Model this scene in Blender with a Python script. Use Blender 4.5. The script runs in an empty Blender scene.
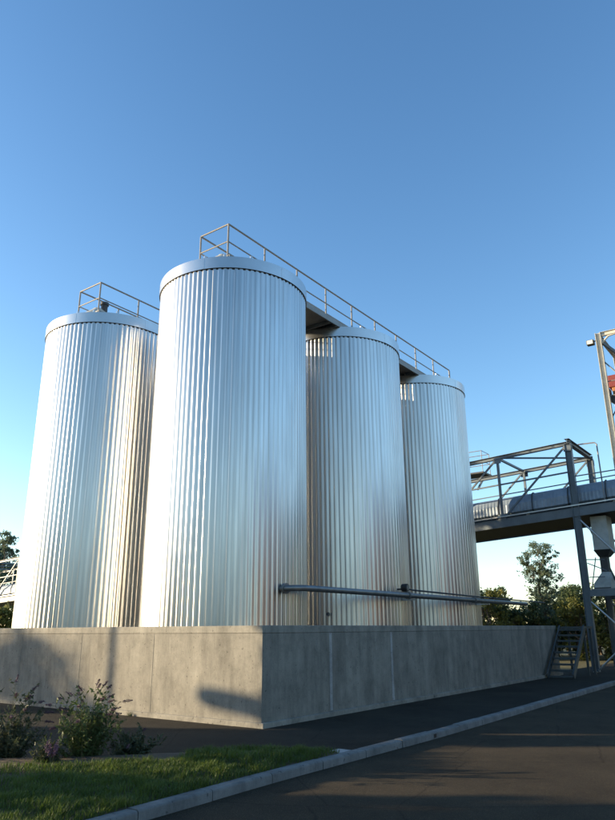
import bpy, bmesh, math, random
from mathutils import Vector, Matrix
random.seed(7)
R = math.radians
S = bpy.context.scene
COL = S.collection

# ------------------------------------------------------------------ camera, sky, sun, exposure
EYE = 1.6
cam = bpy.data.cameras.new('camera')
cam.sensor_fit = 'VERTICAL'; cam.sensor_height = 36.0; cam.lens = 683.2 / 820 * 36
cam.clip_start = 0.05; cam.clip_end = 2000
co = bpy.data.objects.new('camera', cam); COL.objects.link(co)
co.location = (0, 0, EYE)
co.rotation_euler = (Matrix.Rotation(R(90 + 17.8), 3, 'X') @ Matrix.Rotation(R(-0.366), 3, 'Z')).to_euler()
S.camera = co

SUN_AZ = 176.0      # degrees from +X towards +Y: the sun stands to the left, a little behind the tanks' front
SUN_EL = 11.0
w = bpy.data.worlds.new('World'); S.world = w; w.use_nodes = True
nt = w.node_tree; nt.nodes.clear()
sky = nt.nodes.new('ShaderNodeTexSky'); sky.sky_type = 'NISHITA'; sky.sun_disc = False
sky.sun_elevation = R(SUN_EL); sky.sun_rotation = R(90 - SUN_AZ)
sky.altitude = 100; sky.air_density = 1.0; sky.dust_density = 0.25; sky.ozone_density = 3.8
bg = nt.nodes.new('ShaderNodeBackground'); bg.inputs['Strength'].default_value = 0.15
wo = nt.nodes.new('ShaderNodeOutputWorld')
sp_ = nt.nodes.new('ShaderNodeSeparateColor'); cb_ = nt.nodes.new('ShaderNodeCombineColor')
nt.links.new(sky.outputs[0], sp_.inputs[0])
for ch_, (ml_, pw_, mx_) in enumerate(((1.34, 1.36, 1.5), (1.05, 1.20, 1.25), (.93, 1.10, 1.05))):      # a little more contrast from zenith to horizon
    p1 = nt.nodes.new('ShaderNodeMath'); p1.operation = 'POWER'; p1.inputs[1].default_value = pw_; nt.links.new(sp_.outputs[ch_], p1.inputs[0])
    p2 = nt.nodes.new('ShaderNodeMath'); p2.operation = 'MULTIPLY'; p2.inputs[1].default_value = ml_; nt.links.new(p1.outputs[0], p2.inputs[0])
    p3 = nt.nodes.new('ShaderNodeMath'); p3.operation = 'MULTIPLY'; p3.inputs[1].default_value = mx_; nt.links.new(sp_.outputs[ch_], p3.inputs[0])
    p4 = nt.nodes.new('ShaderNodeMath'); p4.operation = 'MINIMUM'; nt.links.new(p2.outputs[0], p4.inputs[0]); nt.links.new(p3.outputs[0], p4.inputs[1])
    nt.links.new(p4.outputs[0], cb_.inputs[ch_])
nt.links.new(cb_.outputs[0], bg.inputs[0]); nt.links.new(bg.outputs[0], wo.inputs[0])
sl = bpy.data.lights.new('sun', 'SUN'); sl.energy = 4.5; sl.angle = R(0.5); sl.color = (1.0, 0.80, 0.52)
so = bpy.data.objects.new('sun', sl); COL.objects.link(so)
sdir = Vector((math.cos(R(SUN_AZ)) * math.cos(R(SUN_EL)), math.sin(R(SUN_AZ)) * math.cos(R(SUN_EL)), math.sin(R(SUN_EL))))
so.rotation_euler = (-sdir).to_track_quat('-Z', 'Y').to_euler(); so.location = sdir * 80
S.view_settings.view_transform = 'Standard'; S.view_settings.look = 'None'
S.view_settings.exposure = 1.2; S.view_settings.gamma = 1.0
S.view_settings.use_curve_mapping = False
S.render.engine = 'CYCLES'
S.cycles.max_bounces = 8; S.cycles.glossy_bounces = 5

# ------------------------------------------------------------------ plant frame: x along the row of tanks, y across it
CX, CY = -0.8185, 12.724
AL = R(36.2)
EX = Vector((math.sin(AL), math.cos(AL), 0)); EY = Vector((-math.cos(AL), math.sin(AL), 0))
ROT = R(90) - AL
def W(x, y, z=0.0):
    v = EX * x + EY * y
    return Vector((CX + v.x, CY + v.y, z))
def L(p):
    d = Vector((p[0] - CX, p[1] - CY, 0))
    return (d.dot(EX), d.dot(EY))

def cast(lx, ly, z, d):      # a point d metres towards the sun from a point in the plant
    return W(lx, ly, z) + Vector((math.cos(R(SUN_AZ)), math.sin(R(SUN_AZ)), math.tan(R(SUN_EL)))) * d

# ------------------------------------------------------------------ materials
def newmat(name):
    m = bpy.data.materials.new(name); m.use_nodes = True
    n = m.node_tree.nodes; b = n.get('Principled BSDF')
    return m, m.node_tree, n, b
def add(nt, t, **k):
    n = nt.nodes.new(t)
    for a, v in k.items(): setattr(n, a, v)
    return n
def noise(nt, scale, detail=4, rough=.55, vec=None, stretch=None, coord='Object'):
    tc = add(nt, 'ShaderNodeTexCoord')
    src = tc.outputs[coord]
    if stretch:
        mp = add(nt, 'ShaderNodeMapping'); mp.inputs['Scale'].default_value = stretch
        nt.links.new(src, mp.inputs[0]); src = mp.outputs[0]
    t = add(nt, 'ShaderNodeTexNoise'); t.inputs['Scale'].default_value = scale
    t.inputs['Detail'].default_value = detail; t.inputs['Roughness'].default_value = rough
    nt.links.new(src, t.inputs['Vector'])
    return t.outputs['Fac']
def ramp(nt, fac, stops):
    r = add(nt, 'ShaderNodeValToRGB'); e = r.color_ramp.elements
    while len(e) < len(stops): e.new(.5)
    for i, (p, c) in enumerate(stops):
        e[i].position = p; e[i].color = (*c, 1) if len(c) == 3 else c
    nt.links.new(fac, r.inputs[0]); return r.outputs[0]
def mixc(nt, fac, a, b, mode='MIX'):
    m = add(nt, 'ShaderNodeMix', data_type='RGBA', blend_type=mode)
    for i, v in ((0, fac), (6, a), (7, b)):
        if hasattr(v, 'links') or isinstance(v, bpy.types.NodeSocket): nt.links.new(v, m.inputs[i])
        else: m.inputs[i].default_value = v if not isinstance(v, tuple) else ((*v, 1) if len(v) == 3 else v)
    return m.outputs[2]
def bump(nt, b, h, strength, dist=.02):
    n = add(nt, 'ShaderNodeBump'); n.inputs['Strength'].default_value = strength; n.inputs['Distance'].default_value = dist
    nt.links.new(h, n.inputs['Height']); nt.links.new(n.outputs[0], b.inputs['Normal'])
def g(v): return (v, v, v)

def paint(name, col, rough=.5, metal=0.0, var=.25, scale=3.0, bmp=0.0):
    m, t, n, b = newmat(name)
    f = noise(t, scale, 6, .65)
    c0 = tuple(c * (1 - var) for c in col); c1 = tuple(min(1, c * (1 + var)) for c in col)
    t.links.new(ramp(t, f, [(.3, c0), (.7, c1)]), b.inputs['Base Color'])
    b.inputs['Roughness'].default_value = rough; b.inputs['Metallic'].default_value = metal
    if bmp: bump(t, b, noise(t, scale * 12, 4), bmp, .005)
    return m

M = {}
# ribbed metal sheet of the tanks
m, t, n, b = newmat('ribbed_metal')
b.inputs['Metallic'].default_value = 1.0
f = noise(t, 2.0, 3, .5, stretch=(5, 5, .25))
t.links.new(ramp(t, f, [(.3, (.44, .436, .43)), (.7, (.55, .547, .54))]), b.inputs['Base Color'])
t.links.new(ramp(t, noise(t, 1.1, 5, .6, stretch=(2, 2, .6)), [(.3, g(.275)), (.7, g(.335))]), b.inputs['Roughness'])
M['rib'] = m
m, t, n, b = newmat('cap_metal')
b.inputs['Metallic'].default_value = 1.0
t.links.new(ramp(t, noise(t, 1.5, 4, .6), [(.3, (.48, .482, .482)), (.7, (.55, .55, .55))]), b.inputs['Base Color'])
b.inputs['Roughness'].default_value = .30
bump(t, b, noise(t, .8, 2), .12, .05)
M['cap'] = m
M['rib_shade'] = paint('rib_shade_black', (.015, .015, .017), .8)  # near-black colour standing in for shade in the open rib ends
# concrete
def concrete(name, base, streak=True, joints=None):
    m, t, n, b = newmat(name)
    big = ramp(t, noise(t, .55, 5, .6), [(.3, tuple(c * .80 for c in base)), (.7, tuple(c * 1.12 for c in base))])
    st = ramp(t, noise(t, 1.0, 6, .7, stretch=(3.0, 3.0, .55)), [(.36, g(.60)), (.52, g(.92)), (.66, g(1.10))])
    mid = ramp(t, noise(t, 2.6, 7, .7), [(.36, g(.58)), (.5, g(.92)), (.64, g(1.1))])
    st = mixc(t, .8, st, mid, 'MULTIPLY')
    c = mixc(t, .8, big, st, 'MULTIPLY')
    fine = ramp(t, noise(t, 28, 6, .75), [(.3, g(.80)), (.65, g(1.08))])
    c = mixc(t, .7, c, fine, 'MULTIPLY')
    holes = ramp(t, noise(t, 16, 2, .5), [(.29, g(.38)), (.34, g(1.0))])
    c = mixc(t, .8, c, holes, 'MULTIPLY')
    t.links.new(c, b.inputs['Base Color']); b.inputs['Roughness'].default_value = .85
    h = mixc(t, .4, noise(t, 9, 8, .7), noise(t, 60, 4, .7))
    bump(t, b, h, .55, .012)
    return m
M['concrete'] = concrete('cast_concrete', (.262, .243, .202))
M['concrete_top'] = concrete('coping_concrete', (.295, .275, .23))
M['concrete_patch'] = concrete('joint_mortar', (.42, .41, .39))
M['kerbstone'] = concrete('kerb_concrete', (.20, .197, .185))
# asphalt
def asphalt(name, lo, hi):
    m, t, n, b = newmat(name)
    a = ramp(t, noise(t, 70, 5, .85), [(.3, lo), (.70, hi)])
    c = ramp(t, noise(t, .5, 7, .7), [(.32, g(.62)), (.5, g(1.0)), (.7, g(1.4))])
    sp = ramp(t, noise(t, 120, 1, .5), [(.63, g(1.0)), (.70, g(3.2))])
    x = mixc(t, 1.0, a, c, 'MULTIPLY'); x = mixc(t, .8, x, sp, 'MULTIPLY')
    st = ramp(t, noise(t, 1.7, 3, .5, stretch=(1, 1.4, 1)), [(.24, g(.45)), (.34, g(1.0))])          # oil and damp stains
    x = mixc(t, .7, x, st, 'MULTIPLY')
    tc = add(t, 'ShaderNodeTexCoord'); wp = add(t, 'ShaderNodeMix', data_type='VECTOR'); wp.inputs[0].default_value = .12
    nz = add(t, 'ShaderNodeTexNoise'); nz.inputs['Scale'].default_value = 2.2; nz.inputs['Detail'].default_value = 5
    t.links.new(tc.outputs['Object'], nz.inputs['Vector']); t.links.new(tc.outputs['Object'], wp.inputs[4]); t.links.new(nz.outputs['Color'], wp.inputs[5])
    vo = add(t, 'ShaderNodeTexVoronoi', feature='DISTANCE_TO_EDGE'); vo.inputs['Scale'].default_value = .42; t.links.new(wp.outputs[1], vo.inputs['Vector'])
    cr = ramp(t, vo.outputs['Distance'], [(.0, g(.35)), (.006, g(1.0))])                               # hairline cracks
    x = mixc(t, .6, x, cr, 'MULTIPLY')
    t.links.new(x, b.inputs['Base Color']); b.inputs['Roughness'].default_value = .95; b.inputs['Specular IOR Level'].default_value = .2
    bump(t, b, noise(t, 90, 5, .85), 1.0, .016)
    M[name] = m; return m
M['asphalt'] = asphalt('road_asphalt', (.022, .0175, .011), (.074, .057, .036))
M['path'] = asphalt('pavement_asphalt', (.016, .014, .010), (.044, .037, .027))
M['steel'] = paint('grey_painted_steel', (.12, .145, .165), .5, .1, .2, 2)
M['galv'] = paint('galvanised_steel', (.50, .51, .50), .42, .75, .15, 4)
M['rail'] = paint('stainless_tube', (.21, .20, .19), .5, .0, .15, 4)
M['deck'] = paint('deck_steel', (.20, .205, .205), .5, .3, .2, 3)
M['cream'] = paint('cream_painted_steel', (.48, .46, .40), .55, .0, .15, 2)
M['pale'] = paint('pale_painted_steel', (.36, .39, .39), .5, .0, .25, 2)
M['cladding'] = paint('conveyor_cover_sheet', (.20, .25, .31), .45, .2, .2, 2)
M['dark'] = paint('dark_steel', (.05, .052, .055), .55, .3, .2, 3)
M['red'] = paint('red_paint', (.20, .035, .032), .5, 0, .15, 3)
M['orange'] = paint('orange_paint', (.36, .15, .05), .5, 0, .15, 3)
M['pipe'] = paint('pipe_steel', (.20, .205, .205), .42, .7, .2, 5)
M['black'] = paint('black_plastic', (.018, .018, .02), .5, 0, .2, 5)
M['wood'] = paint('weathered_wood', (.17, .13, .10), .85, 0, .3, 6)
M['brick'] = paint('brown_brick', (.105, .082, .070), .9, 0, .25, 6)
M['stair'] = paint('dark_stair_steel', (.055, .065, .066), .6, .1, .2, 4)
M['glass'] = paint('lamp_glass', (.6, .6, .55), .15, 0, .05, 3)
# earth and grass ground
m, t, n, b = newmat('bare_earth')
c = ramp(t, noise(t, 7, 8, .75), [(.25, (.050, .036, .024)), (.5, (.105, .075, .048)), (.75, (.17, .125, .080))])
t.links.new(c, b.inputs['Base Color']); b.inputs['Roughness'].default_value = .95
bump(t, b, noise(t, 22, 8, .75), 1.0, .04)
M['earth'] = m
m, t, n, b = newmat('dry_grass_field')
c = mixc(t, noise(t, .35, 6, .65), (.060, .072, .025, 1), (.19, .15, .065, 1))
c = mixc(t, .7, c, ramp(t, noise(t, 9, 6, .8), [(.3, g(.55)), (.7, g(1.25))]), 'MULTIPLY')
t.links.new(c, b.inputs['Base Color']); b.inputs['Roughness'].default_value = .95
bump(t, b, noise(t, 14, 6, .8), 1.0, .06)
M['field'] = m

def leafmat(name, lo, hi, trans=.35, scale=2.2):
    m, t, n, b = newmat(name)
    c = ramp(t, noise(t, scale, 4, .7), [(.3, lo), (.7, hi)])
    t.links.new(c, b.inputs['Base Color']); b.inputs['Roughness'].default_value = .6
    tr = add(t, 'ShaderNodeBsdfTranslucent'); t.links.new(c, tr.inputs[0])
    mx = add(t, 'ShaderNodeMixShader'); mx.inputs[0].default_value = trans
    o = n.get('Material Output')
    t.links.new(b.outputs[0], mx.inputs[1]); t.links.new(tr.outputs[0], mx.inputs[2]); t.links.new(mx.outputs[0], o.inputs[0])
    return m
M['leaf_gum'] = leafmat('grey_green_leaf', (.11, .155, .095), (.19, .24, .15), .5)
M['leaf_dark'] = leafmat('dark_green_leaf', (.045, .070, .026), (.105, .138, .052), .45)
M['leaf_gold'] = leafmat('yellow_green_leaf', (.11, .125, .030), (.24, .235, .060), .45)
M['leaf_shrub'] = leafmat('shrub_leaf', (.050, .082, .022), (.12, .16, .046), scale=9)
M['leaf_pale'] = leafmat('pale_shrub_leaf', (.075, .115, .035), (.13, .17, .060), scale=9)
M['leaf_dull'] = leafmat('dull_shrub_leaf', (.044, .058, .026), (.095, .108, .052), scale=9)
M['flower'] = leafmat('faded_purple_flower', (.050, .022, .040), (.11, .055, .075), .2, 14)
M['heather'] = leafmat('mauve_flower', (.13, .065, .13), (.21, .12, .19), .25, 14)
M['grass'] = leafmat('grass_blade', (.052, .088, .012), (.13, .175, .030), .45, 3)
M['stem'] = paint('green_stem', (.10, .10, .045), .8, 0, .25, 8)
M['bark'] = paint('tree_bark', (.115, .090, .068), .9, 0, .35, 5, .6)

# ------------------------------------------------------------------ mesh builder (plant or world coordinates)
class MB:
    def __init__(s): s.v = []; s.f = []; s.smooth = False
    def add(s, vs, fs):
        o = len(s.v); s.v += [tuple(v) for v in vs]; s.f += [tuple(i + o for i in f) for f in fs]; return s
    def box(s, a, b):
        x0, y0, z0 = a; x1, y1, z1 = b
        vs = [(x, y, z) for z in (z0, z1) for y in (y0, y1) for x in (x0, x1)]
        return s.add(vs, [(0, 2, 3, 1), (4, 5, 7, 6), (0, 1, 5, 4), (2, 6, 7, 3), (0, 4, 6, 2), (1, 3, 7, 5)])
    def frame(s, p, q, up=(0, 0, 1)):
        p = Vector(p); q = Vector(q); d = (q - p).normalized(); u = Vector(up)
        if abs(d.dot(u)) > .98: u = Vector((1, 0, 0))
        a = d.cross(u).normalized(); c = a.cross(d).normalized(); return p, q, a, c
    def beam(s, p, q, wd, ht, up=(0, 0, 1)):
        p, q, a, c = s.frame(p, q, up); vs = []
        for o in (p, q):
            for i, j in ((-1, -1), (1, -1), (1, 1), (-1, 1)): vs.append(o + a * i * wd / 2 + c * j * ht / 2)
        return s.add(vs, [(0, 3, 2, 1), (4, 5, 6, 7), (0, 1, 5, 4), (1, 2, 6, 5), (2, 3, 7, 6), (3, 0, 4, 7)])
    def hbeam(s, p, q, wd, ht, th=.015, up=(0, 0, 1)):      # H section: two flanges and a web
        p0, q0, a, c = s.frame(p, q, up)
        for j in (-1, 1):
            o = c * j * (ht / 2 - th / 2); s.beam(p0 + o, q0 + o, wd, th, c)
        s.beam(p0, q0, th, ht - 2 * th - .002, c); return s
    def channel(s, p, q, wd, ht, side=1, th=.014, up=(0, 0, 1)):
        p0, q0, a, c = s.frame(p, q, up)
        for j in (-1, 1):
            o = c * j * (ht / 2 - th / 2); s.beam(p0 + o, q0 + o, wd, th, c)
        o = a * side * (wd / 2 - th / 2); s.beam(p0 + o, q0 + o, th, ht - 2 * th - .002, c); return s
    def tube(s, pts, r, n=8, cap=True):
        pts = [Vector(p) for p in pts]; k = len(pts); rs = r if isinstance(r, (list, tuple)) else [r] * k
        base = len(s.v); ref = None
        for i, p in enumerate(pts):
            d = (pts[min(i + 1, k - 1)] - pts[max(i - 1, 0)])
            d = d.normalized() if d.length > 1e-9 else Vector((0, 0, 1))
            if ref is None:
                ref = Vector((0, 0, 1)) if abs(d.z) < .9 else Vector((1, 0, 0))
            a = d.cross(ref)
            if a.length < 1e-4: a = d.cross(Vector((0, 1, 0)))
            a.normalize(); c = a.cross(d).normalized(); ref = c
            for j in range(n):
                t = 2 * math.pi * j / n; s.v.append(tuple(p + (a * math.cos(t) + c * math.sin(t)) * rs[i]))
        for i in range(k - 1):
            for j in range(n):
                s.f.append((base + i * n + j, base + i * n + (j + 1) % n, base + (i + 1) * n + (j + 1) % n, base + (i + 1) * n + j))
        if cap:
            s.f.append(tuple(base + j for j in reversed(range(n)))); s.f.append(tuple(base + (k - 1) * n + j for j in range(n)))
        return s
    def lathe(s, c, prof, n=48, close=False):
        base = len(s.v); k = len(prof)
        for r, z in prof:
            for j in range(n):
                t = 2 * math.pi * j / n; s.v.append((c[0] + r * math.cos(t), c[1] + r * math.sin(t), c[2] + z))
        rng = range(k) if close else range(k - 1)
        for i in rng:
            i2 = (i + 1) % k
            for j in range(n):
                s.f.append((base + i * n + j, base + i * n + (j + 1) % n, base + i2 * n + (j + 1) % n, base + i2 * n + j))
        return s
    def prism(s, poly, z0, z1):
        n = len(poly); vs = [(x, y, z0) for x, y in poly] + [(x, y, z1) for x, y in poly]
        return s.add(vs, [tuple(reversed(range(n))), tuple(range(n, 2 * n))] + [(i, (i + 1) % n, n + (i + 1) % n, n + i) for i in range(n)])
    def build(s, name, mat, root=None, smooth=False, bevel=0.0, origin=None):
        """Under a root the vertices are taken relative to the root's plant position."""
        o0 = Vector(root['_o']) if root is not None and '_o' in root else Vector(origin or (0, 0, 0))
        me = bpy.data.meshes.new(name)
        me.from_pydata([tuple(Vector(v) - o0) for v in s.v], [], s.f); me.update()
        ob = bpy.data.objects.new(name, me); COL.objects.link(ob)
        me.materials.append(M[mat] if isinstance(mat, str) else mat)
        if smooth:
            me.polygons.foreach_set('use_smooth', [True] * len(me.polygons))
            try: me.set_sharp_from_angle(angle=R(40))
            except Exception: pass
        if bevel:
            md = ob.modifiers.new('bevel', 'BEVEL'); md.width = bevel; md.segments = 2; md.limit_method = 'ANGLE'
        if root is not None:
            ob.parent = root; ob['_o'] = tuple(o0)
        return ob

ROOTS = []
def thing(name, label, cat, base=(0, 0, 0), plant=True, group=None):
    """An Empty at the thing's base; its parts are meshes given in plant (or world) coordinates."""
    o = bpy.data.objects.new(name, None); COL.objects.link(o)
    o.empty_display_size = .2
    if plant:
        o.location = W(*base); o.rotation_euler = (0, 0, ROT)
    else: o.location = base
    o['_o'] = tuple(float(v) for v in base); ROOTS.append(o)
    o['label'] = label; o['category'] = cat
    if group: o['group'] = group
    return o
def tag(o, label=None, cat=None, group=None, kind=None):
    if label: o['label'] = label
    if cat: o['category'] = cat
    if group: o['group'] = group
    if kind: o['kind'] = kind
    return o
def copy_tree(o, parent=None):
    c = o.copy(); COL.objects.link(c)
    if parent is not None:
        c.parent = parent
    for ch in list(o.children): copy_tree(ch, c)
    return c
def structure(name, mb, mat, smooth=False, plant=True, bevel=0):
    o = mb.build(name, mat, None, smooth, bevel); o['kind'] = 'structure'
    if plant: o.location = (CX, CY, 0); o.rotation_euler = (0, 0, ROT)
    return o

# ------------------------------------------------------------------ ground, road, pavement, kerb, planting
structure('ground', MB().add([(-500, -300, -.11), (600, -300, -.11), (600, 800, -.11), (-500, 800, -.11)], [(0, 1, 2, 3)]), 'field', plant=False)
KERB = [(-18, -2.66), (-11, -2.70), (-8, -2.72), (-5, -2.73), (-3, -2.69), (-1, -2.71), (1.5, -2.73), (4.5, -2.68), (9, -2.60), (14, -2.50), (20, -2.42), (32, -2.35)]
def catmull(pts, n=8):
    out = []
    for i in range(len(pts) - 1):
        p0 = Vector(pts[max(i - 1, 0)]); p1 = Vector(pts[i]); p2 = Vector(pts[i + 1]); p3 = Vector(pts[min(i + 2, len(pts) - 1)])
        for k in range(n):
            t = k / n; out.append(.5 * ((2 * p1) + (p2 - p0) * t + (2 * p0 - 5 * p1 + 4 * p2 - p3) * t * t + (3 * p1 - p0 - 3 * p2 + p3) * t ** 3))
    out.append(Vector(pts[-1])); return out
kl = catmull(KERB)
def offs(line, d):
    r = []
    for i, p in enumerate(line):
        t = (line[min(i + 1, len(line) - 1)] - line[max(i - 1, 0)]).normalized(); r.append(p + Vector((-t.y, t.x)) * d)
    return r
rm = MB(); far = [Vector((p.x, -46)) for p in kl]
for i in range(len(kl) - 1):
    a, b_, c, d = far[i], far[i + 1], kl[i + 1], kl[i]
    rm.add([(a.x, a.y, -.07), (b_.x, b_.y, -.07), (c.x, c.y + .05, -.07), (d.x, d.y + .05, -.07)], [(0, 1, 2, 3)])
structure('road', rm, 'asphalt')
inner = offs(kl, .15)
pm = MB()
for i in range(len(kl) - 1):
    a, b_ = inner[i], inner[i + 1]
    pm.add([(a.x, a.y - .02, 0), (b_.x, b_.y - .02, 0), (b_.x, .6 + max(0, -b_.x * .0), 0), (a.x, .6, 0)], [(0, 1, 2, 3)])
structure('pavement', pm, 'path')
# pavement wrapping round the front of the low wall
structure('path', MB().add([(-16, .6, -.002), (.2, .6, -.002), (.2, 20, -.002), (-2.2, 20, -.002), (-3.2, 8, -.002), (-16, 4, -.002)], [(0, 1, 2, 3, 4, 5)]), 'path')
# kerb of separate concrete blocks with rounded upper edge and open joints
km = MB(); dist = 0; prof = [(.0, -.14), (.0, .005), (.008, .022), (.026, .031), (.148, .031), (.15, -.14)]
seg = []; acc = [0]
for i in range(1, len(kl)): acc.append(acc[-1] + (kl[i] - kl[i - 1]).length)
def along(s_):
    for i in range(1, len(kl)):
        if acc[i] >= s_:
            t = (s_ - acc[i - 1]) / (acc[i] - acc[i - 1]); d = (kl[i] - kl[i - 1]).normalized()
            return kl[i - 1].lerp(kl[i], t), Vector((-d.y, d.x))
    d = (kl[-1] - kl[-2]).normalized(); return kl[-1], Vector((-d.y, d.x))
s_ = 0.0; rk = random.Random(3)
while s_ < acc[-1] - 1:
    e_ = s_ + 1.0 - .014; jz = rk.uniform(-.006, .006); jn = rk.uniform(-.006, .006)
    vs = []; N = 5
    for k in range(N):
        p, nn = along(s_ + (e_ - s_) * k / (N - 1))
        for u, z in prof: q = p + nn * (u + jn); vs.append((q.x, q.y, z + jz))
    P_ = len(prof); fs = []
    for k in range(N - 1):
        for j in range(P_):
            j2 = (j + 1) % P_; fs.append((k * P_ + j, (k + 1) * P_ + j, (k + 1) * P_ + j2, k * P_ + j2))
    fs.append(tuple(range(P_))); fs.append(tuple((N - 1) * P_ + j for j in reversed(range(P_))))
    km.add(vs, fs); s_ += 1.0
kerb = structure('kerb', km, 'kerbstone', smooth=True)
hp, hn = Vector((1.02, -2.54)), Vector((0, 1))
hm = MB(); hm.beam((1.0, -2.725, -.025), (1.08, -2.728, -.025), .02, .055)
tag(hm.build('drain_hole', 'black', kerb))
# concrete threshold patch at the grass tip
structure('path_slab', MB().box((-1.62, -2.54, -.02), (-1.05, -2.28, .012)), 'concrete_patch')

# planting bed: a low mound of bare earth between kerb and path, with a lawn edge along the kerb
def bed_edge_far(x):      # path side of the bed
    if x > -2.3: return -2.50 + (-1.35 - x) * 1.05
    if x > -3.0: return -1.50 + (-2.3 - x) * 1.4
    return -.52 + (-3.0 - x) * 1.15
def kerb_y(x):
    for i in range(1, len(inner)):
        if inner[i].x >= x:
            t = (x - inner[i - 1].x) / (inner[i].x - inner[i - 1].x); return inner[i - 1].y + t * (inner[i].y - inner[i - 1].y)
    return inner[-1].y
def mound(x, y):
    k0 = kerb_y(x) - .01; k1 = bed_edge_far(x)
    if k1 <= k0: return 0.0
    t = (y - k0) / (k1 - k0); t = min(1, max(0, t))
    return .018 + .12 * math.sin(math.pi * t) ** .8 * min(1, (k1 - k0) / 1.2) + .012 * math.sin(x * 7 + y * 5) - (.06 if t > .995 else 0)
bm_ = MB(); xs = [-9 + i * .13 for i in range(60)]; xs = [x for x in xs if x < -1.4]
rows = []
for x in xs:
    k0 = kerb_y(x) - .012; k1 = max(k0 + .02, min(bed_edge_far(x), 4.2)); rows.append([(x, k0 + (k1 - k0) * j / 16, mound(x, k0 + (k1 - k0) * j / 16)) for j in range(17)])
for i in range(len(rows) - 1):
    for j in range(16): bm_.add([rows[i][j], rows[i + 1][j], rows[i + 1][j + 1], rows[i][j + 1]], [(0, 1, 2, 3)])
structure('flower_bed_ground', bm_, 'earth', smooth=True)
# the grass itself
gm = MB(); rg = random.Random(5)
def grass_ok(x, y):
    d = y - kerb_y(x); wdt = 1.15 if x > -3.6 else 1.15 + (-3.6 - x) * .75
    if x > -2.35: wdt = min(wdt, bed_edge_far(x) - kerb_y(x))
    if d < 0.0 or d > wdt + .15 * math.sin(x * 6.1): return 0
    bare = math.exp(-(((x + 2.50) / .25) ** 2 + ((d - .62) / .16) ** 2)) + math.exp(-(((x + 5.15) / .45) ** 2 + ((d - 1.75) / .35) ** 2))
    return (1 - .85 * bare) * (1 if d < wdt - .2 else .7)
cnt = 0
while cnt < 42000:
    x = rg.uniform(-7.0, -1.35); y = kerb_y(x) + rg.random() * 2.2
    if rg.random() > grass_ok(x, y): continue
    clump = .5 + .5 * math.sin(x * 9 + 3 * math.sin(y * 7)) * math.sin(y * 11 + x * 3)
    h = rg.uniform(.03, .075) * (.6 + .9 * clump); z = mound(x, y) - .004
    a = rg.uniform(0, 6.283); ln = rg.uniform(.2, 1.0) * h; ww = rg.uniform(.0025, .0045)
    dx, dy = math.cos(a), math.sin(a); px_, py_ = -dy * ww, dx * ww
    gm.add([(x - px_, y - py_, z), (x + px_, y + py_, z), (x + dx * ln * .4 + px_ * .7, y + dy * ln * .4 + py_ * .7, z + h * .65), (x + dx * ln * .4 - px_ * .7, y + dy * ln * .4 - py_ * .7, z + h * .65), (x + dx * ln, y + dy * ln, z + h)], [(0, 1, 2, 3), (3, 2, 4)])
    cnt += 1
go = gm.build('grass', 'grass'); go.location = (CX, CY, 0); go.rotation_euler = (0, 0, ROT)
tag(go, 'strip of short green grass along the kerb', 'grass', kind='stuff')

# ------------------------------------------------------------------ low concrete wall round the tanks
WH = 1.672; X1, Y1, WT = 16.6, 12.6, .25
wall = thing('concrete_wall', 'low grey cast concrete wall enclosing the metal tanks', 'wall', (0, 0, 0))
wb = MB()
ring_o = [(0, 0), (X1, 0), (X1, Y1), (0, Y1)]; ring_i = [(WT, WT), (X1 - WT, WT), (X1 - WT, Y1 - WT), (WT, Y1 - WT)]
def ringmesh(o, i_, z0, z1):
    m_ = MB()
    vs = [(x, y, z0) for x, y in o] + [(x, y, z1) for x, y in o] + [(x, y, z0) for x, y in i_] + [(x, y, z1) for x, y in i_]
    fs = []
    for k in range(4):
        k2 = (k + 1) % 4; fs += [(k, k2, 4 + k2, 4 + k), (8 + k2, 8 + k, 12 + k, 12 + k2), (4 + k, 4 + k2, 12 + k2, 12 + k), (k2, k, 8 + k, 8 + k2)]
    return m_.add(vs, fs)
ringmesh(ring_o, ring_i, -.1, WH - .135).build('wall_body', 'concrete', wall, bevel=.006)
d_ = .004
ringmesh([(-d_, -d_), (X1 + d_, -d_), (X1 + d_, Y1 + d_), (-d_, Y1 + d_)], ring_i, WH - .133, WH).build('coping', 'concrete_top', wall, bevel=.012)
p_ = .045
ringmesh([(-p_, -p_ - .03), (X1 + p_, -p_ - .03), (X1 + p_, Y1 + p_), (-p_, Y1 + p_)], [(.02, .02), (X1 - .02, .02), (X1 - .02, Y1 - .02), (.02, Y1 - .02)], -.1, .085).build('plinth', 'concrete_top', wall, bevel=.008)
for x in (2.11, 4.55):
    j = MB(); j.box((x - .045, -.006, .095), (x + .045, .02, WH - .14)); j.build('joint_strip', 'concrete_patch', wall)
for y in (2.83, 5.15, 7.42):
    j = MB(); j.box((-.004, y - .012, .095), (.02, y + .012, WH - .14)); j.build('formwork_seam', 'concrete_top', wall)
rp = random.Random(31)
for x, z, sx_, sz_ in ((1.66, 1.30, .085, .14), (2.72, 1.33, .05, .09), (3.86, 1.30, .06, .13), (5.35, 1.34, .05, .09), (6.7, 1.34, .05, .10), (8.6, 1.33, .06, .10)):   # mortar filled tie holes
    pts = []
    for k in range(18):
        a = k * math.pi / 9; q = 1 + .22 * math.sin(2 * a + x) + rp.uniform(-.08, .08); pts.append((x + sx_ * q * math.cos(a), -.003, z + sz_ * q * math.sin(a)))
    MB().add(pts + [(p[0], .01, p[2]) for p in pts], [tuple(range(18))] + [(k, (k + 1) % 18, 18 + (k + 1) % 18, 18 + k) for k in range(18)]).build('mortar_patch', 'concrete_top', wall)
structure('tank_floor_slab', MB().box((WT + .003, WT + .003, -.1), (X1 - WT - .003, Y1 - WT - .003, .12)), 'concrete')

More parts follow.
